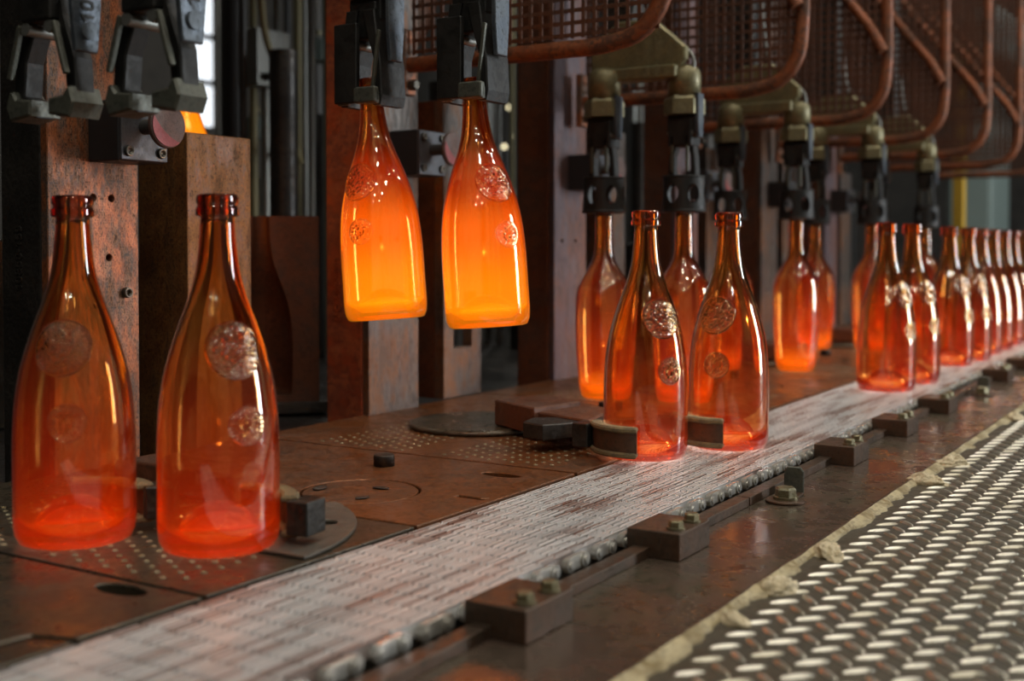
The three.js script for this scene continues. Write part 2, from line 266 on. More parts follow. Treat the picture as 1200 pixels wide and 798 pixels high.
// keeper rails: flat strips between the belt and the bed
{
  const joints = [-0.2, 0.70, 1.215, 1.77, 2.33, 3.2, 4.2, 5.6];
  const where = ['ending at the first keeper block', 'with a joint beside the first hook clip', 'starting beside the first hook clip', 'behind the fourth keeper block', 'beside the second hook clip', 'beyond the second hook clip', 'along the far end of the belt'];
  for (let i = 0; i + 1 < joints.length; i++) tag(mesh('keeper_rail', boxMM(joints[i] + 0.001, joints[i + 1] - 0.002, -0.0199, -0.0105, BZ1 + 0.016, -0.455, 0.0008), MAT.keeper), 'flat steel strip bolted beside the belt, ' + where[i], 'rail', 'keeper rails beside the belt');
  // keeper blocks with two bolts
  [0.704, 0.965, 1.505, 1.778, 2.06, 2.62, 2.9, 3.2, 3.75, 4.05].forEach((x, i) => {
    const b = thing('keeper_block', `brown steel block with two bolt heads, ${ORD[i]} along the belt`, 'block', [x, -0.0199, 0], 0, 'keeper blocks along the belt');
    const top = mesh('block', boxMM(0, 0.069, 0, 0.0245, -0.478, -0.426, 0.0012), MAT.keeper, b);
    for (const dx of [0.017, 0.052]) {
      const h = mesh('bolt_head', hexHead(0.0068, 0.006), MAT.bolt, b); h.position.set(dx, 0.0265, -0.437); h.rotation.y = 0.3 + i;
      const wsh = mesh('washer', cyl(0.0085, 0.0085, 0.002, 20), MAT.bolt, b); wsh.position.set(dx, 0.0255, -0.437);
    }
  });
  // hook clips
  [[1.255, -0.43], [2.36, -0.43]].forEach(([x, z], i) => {
    const c = thing('hook_clip', i ? 'steel clip with upturned end and bolt, beyond the keeper blocks' : 'steel clip with upturned end and bolt, beside the joint in the rail', 'clip', [x, -0.0199, z], 0.12, 'hook clips on the bed plate');
    const s = new THREE.Shape(); s.absarc(0, 0, 0.021, 0.55, Math.PI * 2 - 0.55); s.lineTo(0.046, -0.011); s.lineTo(0.046, 0.011);
    mesh('foot_plate', ext(s, 0.003, 0.0006).rotateX(-Math.PI / 2).translate(0, 0.0016, 0), MAT.keeper, c);
    const h = mesh('bolt_head', hexHead(0.0115, 0.011), MAT.bolt, c); h.position.set(0.003, 0.005, 0);
    mesh('washer', cyl(0.0135, 0.0135, 0.003, 24, 0.003, 0.0045, 0), MAT.bolt, c);
    mesh('upturned_tongue', ext([[-0.011, 0], [0.011, 0], [0.011, 0.026], [0.007, 0.031], [-0.007, 0.031], [-0.011, 0.026]], 0.004, 0.001).rotateY(Math.PI / 2).translate(0.047, 0, 0), MAT.tongPad, c);
  });
}
// ------------------------------------------------------------------ tread plate of the aisle
const TY = -0.0225;
{
  tag(mesh('edge_strip', merge([boxMM(-0.2, 8, -0.06, -0.0175, -0.3449, -0.3405, 0.001)]), MAT.keeper), 'narrow worn steel edge strip between bed and tread plate', 'strip');
  { // pale crust of dried grease along the strip
    const g = new THREE.PlaneGeometry(4.6, 1, 900, 6), p = g.attributes.position, r = rng(21);
    for (let i = 0; i < p.count; i++) {
      const x = p.getX(i) + 2.7, t = p.getY(i) + 0.5, n = fbm((x / 4) % 1, 0.37, 96, 4, 4, 9), wv = 0.006 + 0.009 * sstep(0.42, 0.75, n);
      const z = -0.3405 + t * wv, y = TY + 0.0005 + 0.0055 * Math.pow(1 - t, 0.7) * (0.6 + 0.6 * n) * (t > 0.99 ? 0 : 1);
      p.setXYZ(i, x, t > 0.99 ? TY - 0.002 : y, z);
    }
    const idx = g.index.array; for (let i = 0; i < idx.length; i += 3) { const k = idx[i]; idx[i] = idx[i + 1]; idx[i + 1] = k; }
    g.computeVertexNormals();
    if (g.attributes.normal.getY(10) < 0) { for (let i = 0; i < idx.length; i += 3) { const k = idx[i]; idx[i] = idx[i + 1]; idx[i + 1] = k; } g.computeVertexNormals(); }
    tag(mesh('grease_crust', prep(g), MAT.grime), 'pale crust of dried grease along the edge of the tread plate', 'grease', null, 'stuff');
  }
  const tp = thing('tread_plate', 'grimy raised-pattern steel tread plate of the aisle floor', 'floor plate', [0, TY, 0]);
  mesh('plate', boxMM(-0.6, 8, -0.012, 0, -0.3404, 1.2, 0.001), MAT.tread, tp);
  mesh('plate_support', boxMM(-0.6, 8, -0.87, -0.012, -0.335, -0.30, 0.002), MAT.darkSteel, tp);
  // raised lugs: almond ridges turned to and fro
  const lugG = (() => {
    const pos = [], idx = [], NX = 8, NZ = 4, L = 0.0124, W = 0.0029, H = 0.0021;
    for (let i = 0; i <= NX; i++) for (let j = 0; j <= NZ; j++) {
      const u = (i / NX) * 2 - 1, w = W * Math.pow(1 - Math.pow(Math.abs(u), 2.4), 0.55), v = (j / NZ) * 2 - 1;
      pos.push(u * L, H * Math.sqrt(Math.max(0, 1 - v * v)) * Math.pow(1 - Math.pow(Math.abs(u), 3), 0.6) - 0.0001, v * w);
    }
    for (let i = 0; i < NX; i++) for (let j = 0; j < NZ; j++) { const a = i * (NZ + 1) + j, b = a + NZ + 1; idx.push(a, a + 1, b, b, a + 1, b + 1); }
    const g = new THREE.BufferGeometry(); g.setAttribute('position', new THREE.Float32BufferAttribute(pos, 3)); g.setIndex(idx); g.computeVertexNormals(); return g;
  })();
  const spots = [], P = 0.031;
  for (let i = -4; i < 120; i++) for (let j = -1; j < 12; j++) for (const o of [0, 1]) {
    const x = 0.7525 + (i - 2) * P + o * P / 2, z = -0.311 + j * P + o * P / 2; if (z < -0.318) continue;
    const v = new THREE.Vector3(x, TY, z).sub(camera.position), d = v.dot(FW), px = 600 + FPX * v.dot(RT) / d, py = CY - FPX * v.dot(RT.clone().cross(FW)) / d;
    if (d < 0.3 || px < 560 || px > 1260 || py > 840) continue;
    spots.push({ x, z, o, d: d + (px > 1205 || py > 800 ? 10 : 0) });
  }
  spots.sort((a, b) => a.d - b.d);
  const rest = [], r = rng(31), lugUV = prep(lugG.clone()), worn = MAT.lug, dull = MAT.lug.clone(); dull.color = new THREE.Color().setRGB(0.8, 0.78, 0.72);
  spots.forEach((s, i) => {
    const turn = (s.o ? 0.79 : -0.83) + (r() - 0.5) * 0.12, sc = 0.92 + r() * 0.16;
    if (i < 300) { const m = mesh('lug', lugUV, i % 5 ? worn : dull, tp); m.position.set(s.x, 0, s.z); m.rotation.y = turn; m.scale.set(sc, sc, sc); }
    else rest.push(lugUV.clone().scale(sc, sc, sc).rotateY(turn).translate(s.x, 0, s.z));
  });
  mesh('far_lugs', merge(rest), worn, tp).userData.kind = 'stuff';
  // crumpled pale lumps against the strip
  [[897, 689, 0.020], [951, 648, 0.019], [1079, 566, 0.020], [1110, 545, 0.020], [1186, 492, 0.02], [842, 727, 0.013]].forEach(([px, py, rad], i) => {
    const c = onY(px, py, TY), g0 = mergeVertices(clean(new THREE.IcosahedronGeometry(1, 12)).deleteAttribute('uv').deleteAttribute('normal')), p = g0.attributes.position;
    for (let k = 0; k < p.count; k++) {
      const v = new THREE.Vector3().fromBufferAttribute(p, k), n = fbm((Math.atan2(v.z, v.x) / 6.283 + 1) % 1, (v.y + 1) / 2.01, 8, 6, 3, i * 5), n2 = fbm((v.x + 1.2) / 3, (v.z + 1.2) / 3, 12, 12, 3, i * 7);
      const q = 0.65 + 0.5 * n + 0.25 * (n2 - 0.5); v.multiplyScalar(q); p.setXYZ(k, v.x * rad * 1.25, Math.max(-0.1, v.y) * rad * (0.42 + 0.35 * n2), v.z * rad * 0.72);
    }
    g0.computeVertexNormals();
    const m = mesh('dried_lump', prep(g0), MAT.lump); m.position.set(c.x, TY, Math.max(c.z, -0.325)); m.rotation.y = -0.3 + i * 0.9;
    tag(m, ['crumpled cream lump beside the edge strip, opposite the second keeper block', 'crumpled cream lump on the tread plate below the hook clip', 'flat cream lump beside the edge strip opposite the third keeper block', 'flat cream lump beside the edge strip, past the third keeper block', 'small cream lump beside the edge strip beyond the fourth keeper block', 'small cream clot beside the edge strip nearest the first keeper block'][i], 'lump', 'dried lumps on the tread plate');
  });
}

// ------------------------------------------------------------------ dead plates (where the bottles are set down) and plates between them
{
  const tops = ['under the two standing bottles', 'under the two brightest hanging bottles', 'under the hanging pair behind the standing seal bottles', 'beyond the standing seal bottles', 'under the far hanging pairs', 'under the farthest hanging pairs', 'at the far end of the line'];
  const hole = new THREE.CylinderGeometry(0.0019, 0.0019, 0.0008, 8);
  for (let k = -1; k < 6; k++) {
    const xs = 0.622 + k * PITCHX, d = thing('dead_plate', k < 0 ? 'dark olive steel plate in front of the standing bottles' : 'perforated dark steel plate ' + tops[k], 'plate', [xs, 0, 0], 0, 'dead plates of the machine sections');
    const w = k < 0 ? 0.5695 : 0.262;
    if (k < 0) {
      const cut = [[0.46, 0.655], [0.45, 0.688], [0.425, 0.692], [0.395, 0.69], [0.36, 0.70], [0.30, 0.70], [0.28, 0.655]];
      const s = new THREE.Shape([[0.0, 0.655], [0, 1.16], [w, 1.16], [w, 0.655], ...cut].map(([a, b]) => new THREE.Vector2(a, -b)));
      mesh('inset_plate', ext(cut.map(([a, b]) => [0.37 + (a - 0.37) * 0.95, -(b < 0.66 ? 0.655 : b - 0.0045)]), 0.018, 0.001).rotateX(Math.PI / 2).translate(0, -0.0105, 0), MAT.deadPlateGrey, d);
      const e = new THREE.Path(); e.absellipse(w - 0.018, -0.722, 0.011, 0.026, 0, Math.PI * 2, true); s.holes.push(e);
      mesh('plate', ext(s, 0.02, 0.001).rotateX(Math.PI / 2).translate(0, -0.0105, 0), MAT.deadPlateGrey, d);
    } else {
      mesh('plate', boxMM(0.004, w, -0.02, -0.0005, -1.16, -0.655, 0.0012), k === 0 ? MAT.deadPlateGrey : MAT.deadPlate, d);
      // rows of air holes: rims, too small to pick apart
      const gs = [];
      for (let i = 0; i < 12; i++) for (let j = 0; j < 22; j++) {
        const x = 0.02 + i * 0.0185 + (j % 2) * 0.009, z = -1.05 + j * 0.0165; if (Math.abs(z + 0.885) < 0.022) continue;
        gs.push(prep(new THREE.TorusGeometry(0.0024, 0.0008, 4, 8).rotateX(Math.PI / 2).translate(x, -0.0005, z)));
      }
      mesh('air_hole_rims', merge(gs), MAT.bolt, d).userData.kind = 'stuff';
    }
    if (k < 0) continue;
    // plate between this section and the next
    const xi = xs + 0.264, wi = PITCHX - 0.266;
    const q = thing('cover_plate', 'rust brown cover plate with round lid, ' + ['between the standing bottles and the perforated plate', 'behind the standing seal bottles', 'beyond the hanging pair', 'along the far belt', 'farther along the belt', 'at the far end of the belt'][k], 'plate', [xi, 0, 0], 0, 'cover plates of the machine sections');
    // the plate has a round opening for the lid, an oval hole and an L slot cut through
    const s = new THREE.Shape([[0.002, 0.655], [wi, 0.655], [wi, 1.16], [0.002, 1.16]].map(([a, b]) => new THREE.Vector2(a, b)));
    const ov = new THREE.Path(); ov.absellipse(0.253, 0.722, 0.011, 0.026, 0, Math.PI * 2, true); s.holes.push(ov);
    s.holes.push(circlePath(0.098, 0.80, 0.064));
    s.holes.push(new THREE.Path([[0.128, 0.665], [0.128, 0.70], [0.136, 0.70], [0.136, 0.672], [0.140, 0.665]].map(([a, b]) => new THREE.Vector2(a, b))));
    mesh('plate', ext(s, 0.02, 0.001).rotateX(-Math.PI / 2).translate(0, -0.0106, 0), MAT.deadPlate, q);
    const lid = mesh('round_lid', lathe([[0.0001, -0.018], [0.0615, -0.018], [0.0615, -0.002], [0.060, -0.0008], [0.0001, -0.0008]], 48), MAT.deadPlate, q); lid.position.set(0.098, 0, -0.80);
    mesh('under_tray', boxMM(0.01, wi - 0.01, -0.0299, -0.0265, -1.1, -0.66, 0.001), MAT.deadPlate, q);
    const knob = mesh('knurled_knob', lathe([[0.0001, -0.001], [0.0125, -0.001], [0.0125, 0.0115], [0.0115, 0.013], [0.0001, 0.013]], 20), MAT.darkSteel, q); knob.position.set(0.228, 0, -0.87);
    for (const [x, z, rr] of [[0.085, -0.845, 0.007], [0.12, -0.79, 0.006], [0.07, -0.775, 0.005]]) { // flakes of scale on the lid
      const f = mesh('scale_flake', prep(new THREE.IcosahedronGeometry(rr, 1).scale(1.7, 0.22, 1)), MAT.darkSteel, q); f.position.set(x, 0.0004, z); f.rotation.y = x * 40;
    }
  }
  // grey arc plate beside the second bottle
  const s = new THREE.Shape(); s.absarc(0.735, 0.86, 0.20, -1.55, -0.42); s.absarc(0.735, 0.86, 0.115, -0.42, -1.55, true);
  s.holes.push(circlePath(0.842, 0.726, 0.011), circlePath(0.80, 0.722, 0.006));
  tag(mesh('arc_plate', ext(s, 0.003, 0.0006).rotateX(-Math.PI / 2).scale(1, 1, 1).translate(0, 0.0016, 0), MAT.shim), 'grey curved shim plate with round holes on the rust brown plate', 'plate');
  tag(mesh('machine_bed', boxMM(-0.3, 4.6, -0.9, -0.03, -2.9, -0.66, 0.004), MAT.darkSteel), 'dark steel machine frame under the plates', 'machine frame');
}

// ------------------------------------------------------------------ bottles
const profA = [[0.0505, 0.008], [0.0515, 0.016], [0.0516, 0.05], [0.0515, 0.085], [0.0508, 0.104], [0.049, 0.126], [0.0455, 0.148], [0.0400, 0.169], [0.0328, 0.191], [0.0248, 0.213], [0.0190, 0.234], [0.0160, 0.256], [0.0146, 0.272], [0.0142, 0.2825]];
const profB = [[0.0385, 0.007], [0.0405, 0.016], [0.0430, 0.04], [0.0462, 0.08], [0.0475, 0.12], [0.0475, 0.155], [0.0462, 0.175], [0.0425, 0.190], [0.0350, 0.205], [0.0265, 0.219], [0.0190, 0.233], [0.0160, 0.246], [0.0150, 0.262], [0.0146, 0.31]];
function smoothProfile(pts, n) { const c = new THREE.CatmullRomCurve3(pts.map(([r, h]) => new THREE.Vector3(r, h, 0)), false, 'centripetal'); return c.getSpacedPoints(n).map((v) => [v.x, v.y]); }
function bottleGeo(prof, baseR, punt, seg) {
  const out = smoothProfile(prof, 44), top = out[out.length - 1][1], nr = out[out.length - 1][0];
  const H = top + 0.0195, P = [];
  for (let i = 0; i <= 8; i++) { const t = i / 8; P.push([Math.max(1e-5, baseR * 0.70 * Math.sin(t * 1.5708)), 0.0025 + punt * Math.cos(t * 1.5708)]); } // hollow under the base
  P.push([baseR * 0.80, 0.0006], [baseR * 0.88, 0.0], [baseR * 0.955, 0.0018]);
  P.push(...out);
  P.push([nr + 0.0034, top + 0.0008], [nr + 0.0040, top + 0.002], [nr + 0.0040, top + 0.0068], [nr + 0.0032, top + 0.0080], [nr + 0.0022, top + 0.0090], [nr + 0.0022, top + 0.0105], [nr + 0.0034, top + 0.0118], [nr + 0.0034, top + 0.0165], [nr + 0.0026, top + 0.0185], [nr + 0.0008, top + 0.0195], [nr - 0.0028, top + 0.0195], [nr - 0.0040, top + 0.0180], [nr - 0.0044, top + 0.014]);
  for (let i = out.length - 1; i >= 0; i--) { const [r, h] = out[i]; if (h < 0.016) break; P.push([r - lerp(0.0028, 0.0046, sstep(0.2, 0.26, h)), h]); }
  P.push([baseR - 0.0065, 0.0105]);
  for (let i = 0; i <= 8; i++) { const t = 1 - i / 8; P.push([Math.max(1e-5, (baseR * 0.72) * Math.sin(t * 1.5708) + (t > 0.99 ? 0.003 : 0)), 0.0078 + (punt + 0.0015) * Math.cos(t * 1.5708)]); }
  const g = new THREE.LatheGeometry(P.map(([r, h]) => new THREE.Vector2(r, h)), seg), p = g.attributes.position, uv = g.attributes.uv;
  const nP = P.length;                                                  // the thick base and its dome keep their heat longest
  for (let i = 0; i < p.count; i++) { const j = i % nP, base = j < 11 || j > nP - 10; uv.setXY(i, uv.getX(i), clamp(p.getY(i) / H * (base ? 0.45 : 1), 0.002, 0.998)); }
  return { g, H, out };
}
// raised seal: a disc that follows the glass, with beads, a rim and a crest in relief
function sealGeo(B, phi0, h0, rad, seed) {
  const NA = 120, NR = 36, pos = [], uv = [], idx = [];
  const rAt = (h) => { for (let i = 1; i < B.out.length; i++) if (B.out[i][1] >= h) { const [r0, h0_] = B.out[i - 1], [r1, h1] = B.out[i], t = (h - h0_) / (h1 - h0_ || 1); return [lerp(r0, r1, t), Math.atan2(r0 - r1, h1 - h0_)]; } return B.out[B.out.length - 1].concat(0); };
  const relief = (u, a) => {
    if (u > 0.97) return 0.0006;
    if (u > 0.88) return 0.0016;
    if (u > 0.70) return 0.0006 + 0.0014 * Math.max(0, Math.cos(a * 24)) * Math.sin((u - 0.70) / 0.18 * Math.PI);
    const x = u * Math.cos(a), y = u * Math.sin(a);
    const shield = Math.abs(x) < 0.34 - 0.25 * Math.max(0, -y - 0.1) && y > -0.52 && y < 0.3 ? 0.0009 : 0, crown = y > 0.34 && y < 0.58 && Math.abs(x) < 0.36 ? 0.0009 * Math.max(0, Math.cos(x * 26)) : 0;
    return 0.0004 + shield + crown + 0.0062 * Math.max(0, fbm((x + 1) / 2.1, (y + 1) / 2.1, rad > 0.02 ? 24 : 16, rad > 0.02 ? 24 : 16, 2, seed) - 0.42);
  };
  for (const side of [1, 0]) for (let i = 0; i <= NR; i++) for (let j = 0; j < NA; j++) {
    const u = i / NR, a = (j / NA) * Math.PI * 2, b = u * rad * Math.sin(a), al = u * rad * Math.cos(a);
    const [, sl0] = rAt(h0), h = h0 + b * Math.cos(sl0), [r, sl] = rAt(h), e = 0.0002 + (side ? relief(u, a) : 0), ph = phi0 + al / r;
    const rr = r + e * Math.cos(sl), hh = h + e * Math.sin(sl);
    pos.push(Math.sin(ph) * rr, hh, Math.cos(ph) * rr); uv.push(0.5, clamp(hh / B.H));
  }
  const N1 = (NR + 1) * NA;
  for (const o of [0, N1]) for (let i = 0; i < NR; i++) for (let j = 0; j < NA; j++) {
    const a = o + i * NA + j, b = o + i * NA + (j + 1) % NA, c = a + NA, d = b + NA;
    if (o) idx.push(a, b, c, b, d, c); else idx.push(a, c, b, b, c, d);
  }
  for (let j = 0; j < NA; j++) { const a = NR * NA + j, b = NR * NA + (j + 1) % NA; idx.push(a, a + N1, b, b, a + N1, b + N1); }
  const g = new THREE.BufferGeometry(); g.setAttribute('position', new THREE.Float32BufferAttribute(pos, 3)); g.setAttribute('uv', new THREE.Float32BufferAttribute(uv, 2)); g.setIndex(idx); g.computeVertexNormals();
  return g;
}
// hot glass: clear amber that gives off its own light where it is still hot (stops: height share, r, g, b)
function hotGlass(stops, k, absorb = [0.70, 0.27, 0.04]) {
  const t = new Uint8Array(4 * 256 * 4), enc = (x) => { x = clamp(x); return Math.round(255 * (x <= 0.0031308 ? 12.92 * x : 1.055 * Math.pow(x, 1 / 2.4) - 0.055)); };
  for (let j = 0; j < 256; j++) {
    const h = (j + 0.5) / 256; let i = 0; while (i < stops.length - 2 && h > stops[i + 1][0]) i++;
    const s = sstep(stops[i][0], stops[i + 1][0], h);
    for (let x = 0; x < 4; x++) { for (let c = 0; c < 3; c++) t[(j * 4 + x) * 4 + c] = enc(lerp(stops[i][c + 1], stops[i + 1][c + 1], s)); t[(j * 4 + x) * 4 + 3] = 255; }
  }
  const d = new THREE.DataTexture(t, 4, 256, THREE.RGBAFormat); d.magFilter = THREE.LinearFilter; d.colorSpace = THREE.SRGBColorSpace; d.needsUpdate = true;
  return new THREE.MeshPhysicalMaterial({ color: 0xffffff, roughness: 0.035, transmission: 1, thickness: 0.004, ior: 1.54, clearcoat: 1, clearcoatRoughness: 0.03, attenuationColor: new THREE.Color().setRGB(...absorb), attenuationDistance: 0.008, emissive: 0xffffff, emissiveMap: d, emissiveIntensity: k });
}
const HOT = {
  placed: hotGlass([[0, 0.92, 0.085, 0.003], [0.05, 0.58, 0.044, 0.002], [0.10, 0.26, 0.016, 0.001], [0.30, 0.14, 0.008, 0.0005], [0.48, 0.055, 0.004, 0.0002], [0.64, 0.006, 0.0005, 0], [1, 0, 0, 0]], 0.24),
  fresh: hotGlass([[0, 0.95, 0.34, 0.004], [0.14, 0.90, 0.27, 0.003], [0.38, 0.72, 0.12, 0.002], [0.58, 0.24, 0.017, 0.001], [0.76, 0.04, 0.003, 0.0], [1, 0.006, 0.0005, 0]], 0.38),
  swept: hotGlass([[0, 0.92, 0.09, 0.003], [0.05, 0.46, 0.036, 0.002], [0.12, 0.22, 0.015, 0.001], [0.34, 0.11, 0.007, 0.0005], [0.52, 0.035, 0.002, 0.0], [0.68, 0.004, 0.0003, 0], [1, 0, 0, 0]], 0.20),
  hung: hotGlass([[0, 0.95, 0.27, 0.004], [0.06, 0.85, 0.15, 0.003], [0.17, 0.32, 0.024, 0.002], [0.48, 0.11, 0.006, 0.001], [0.64, 0.035, 0.002, 0.0003], [0.75, 0.008, 0.0008, 0], [1, 0.002, 0.0002, 0]], 0.30),
  moulded: hotGlass([[0, 0.95, 0.34, 0.004], [0.80, 0.92, 0.30, 0.003], [0.92, 0.5, 0.08, 0.001], [1, 0.3, 0.03, 0]], 0.42),
  cooled: hotGlass([[0, 0.85, 0.075, 0.003], [0.05, 0.42, 0.030, 0.002], [0.12, 0.22, 0.013, 0.001], [0.34, 0.12, 0.007, 0.0005], [0.54, 0.035, 0.002, 0.0], [0.70, 0.004, 0.0003, 0], [1, 0, 0, 0]], 0.17),
};
// seal glow is turned down, since it adds to the glow of the wall behind
const SEAL = Object.fromEntries(Object.entries(HOT).map(([k, m]) => { const c = m.clone(); c.emissiveIntensity = m.emissiveIntensity * 0.25; return [k, c]; }));
const BA = bottleGeo(profA, 0.0500, 0.030, 80), BB = bottleGeo(profB, 0.0380, 0.014, 64);
const camAngle = (x, z) => Math.atan2(-x, -z);                        // turn of the side that looks at the lens
function bottle(kind, heat, [x, y, z], label, group, { seal = 0.5, tilt = null, lamp = 0 } = {}) {
  const b = thing('glass_bottle', label, 'bottle', [x, y, z], 0, group);
  const G = kind === 'A' ? BA : BB;
  mesh('glass_wall', G.g, HOT[heat], b);
  if (kind === 'A' && seal !== null) {
    const f = camAngle(x, z) + seal;
    mesh('large_seal', sealGeo(G, f, 0.171, 0.025, 3), SEAL[heat], b);
    mesh('small_seal', sealGeo(G, f + 0.12, 0.109, 0.0165, 8), SEAL[heat], b);
  }
  if (tilt) { const p = new THREE.Vector3(0, tilt.at, 0); b.position.y += 0; b.rotation.set(tilt.rx, 0, tilt.rz ?? 0); p.applyEuler(b.rotation); b.position.add(new THREE.Vector3(0, tilt.at, 0).sub(p)); }
  if (lamp) {
    const l = new THREE.PointLight(new THREE.Color().setRGB(1, 0.22, 0.02), lamp * 0.09); l.name = 'glass_glow'; l.position.set(0, 0.09, 0); l.castShadow = true; l.shadow.radius = 0; b.add(l);
  }
  return b;
}
bottle('A', 'placed', [0.687, 0.0005, -0.88], 'glowing bottle standing on the plate beside the dark cast column', 'bottles just set down', { seal: -0.25, lamp: 0.02 });
bottle('A', 'placed', [0.735, 0.0005, -0.753], 'glowing bottle standing on the plate next to the belt, before the rusty block', 'bottles just set down', { seal: 0.35, lamp: 0.02 });
bottle('A', 'fresh', [1.185, 0.166, -0.945], 'brightest orange bottle hanging in tongs beside the orange column, farther from the belt', 'bottles hanging after the mould', { seal: -0.65, tilt: { at: 0.29, rx: -0.085 }, lamp: 0.05 });
bottle('A', 'fresh', [1.215, 0.160, -0.810], 'brightest orange bottle hanging in tongs, closer to the belt', 'bottles hanging after the mould', { seal: 0.5, tilt: { at: 0.29, rx: -0.075 }, lamp: 0.05 });
bottle('A', 'swept', [1.332, 0.0005, -0.634], 'bottle on the belt edge with a sparkling raised seal', 'bottles swept onto the belt', { seal: 0.5, lamp: 0.012 });
bottle('A', 'swept', [1.455, 0.0005, -0.575], 'bottle on the belt ahead of the sparkling seal bottle', 'bottles swept onto the belt', { seal: -0.42, lamp: 0.012 });
{ const q = onZ(217, 143, -1.42); bottle('A', 'moulded', [q.x, 0.245, -1.42], 'glowing bottle still behind the orange brown block, its shoulder showing above it', null, { seal: null, lamp: 0.03 });
  const m = thing('bottle_mould', 'dark mould hidden behind the orange brown block', 'mould', [q.x, -0.03, -1.42]); mesh('base', box(0.13, 0.268, 0.13, 0, 0.134, 0, 0.004), MAT.rustDark, m); mesh('bottom_plate', cyl(0.055, 0.055, 0.0065, 32, 0, 0.2713, 0), MAT.darkSteel, m); }
const SX = [0, 1, 2, 3, 4, 5].map((k) => 0.66 + k * PITCHX);           // x of the take-out tongs in each section
for (let k = 2; k < 6; k++) {
  const name = ['', '', 'behind the sparkling seal bottle', 'ahead of it down the line', 'in the next section', 'in the farthest section'][k];
  bottle('B', 'hung', [SX[k] - 0.01, 0.004, -0.93], `sharp-shouldered glowing bottle in tongs, farther from the belt, ${name}`, 'bottles lowered by the far tongs', { lamp: k < 4 ? 0.03 : 0.02 });
  bottle('B', 'hung', [SX[k] + 0.025, 0.004, -0.80], `sharp-shouldered glowing bottle in tongs, closer to the belt, ${name}`, 'bottles lowered by the far tongs', { lamp: k < 4 ? 0.03 : 0.02 });
}
[[2.181, -0.561], [2.335, -0.553], [2.72, -0.565], [2.87, -0.555], [3.05, -0.56], [3.20, -0.56], [3.36, -0.56], [3.50, -0.56], [3.66, -0.56], [3.80, -0.56], [3.98, -0.56], [4.12, -0.56]].forEach(([x, z], i) => {
  bottle('A', 'cooled', [x, 0.0003, z], `amber bottle riding the belt, ${ORD[i]} in the far queue`, 'bottles queued on the belt', { seal: i < 4 ? 0.9 : null, lamp: 0.006 });
});

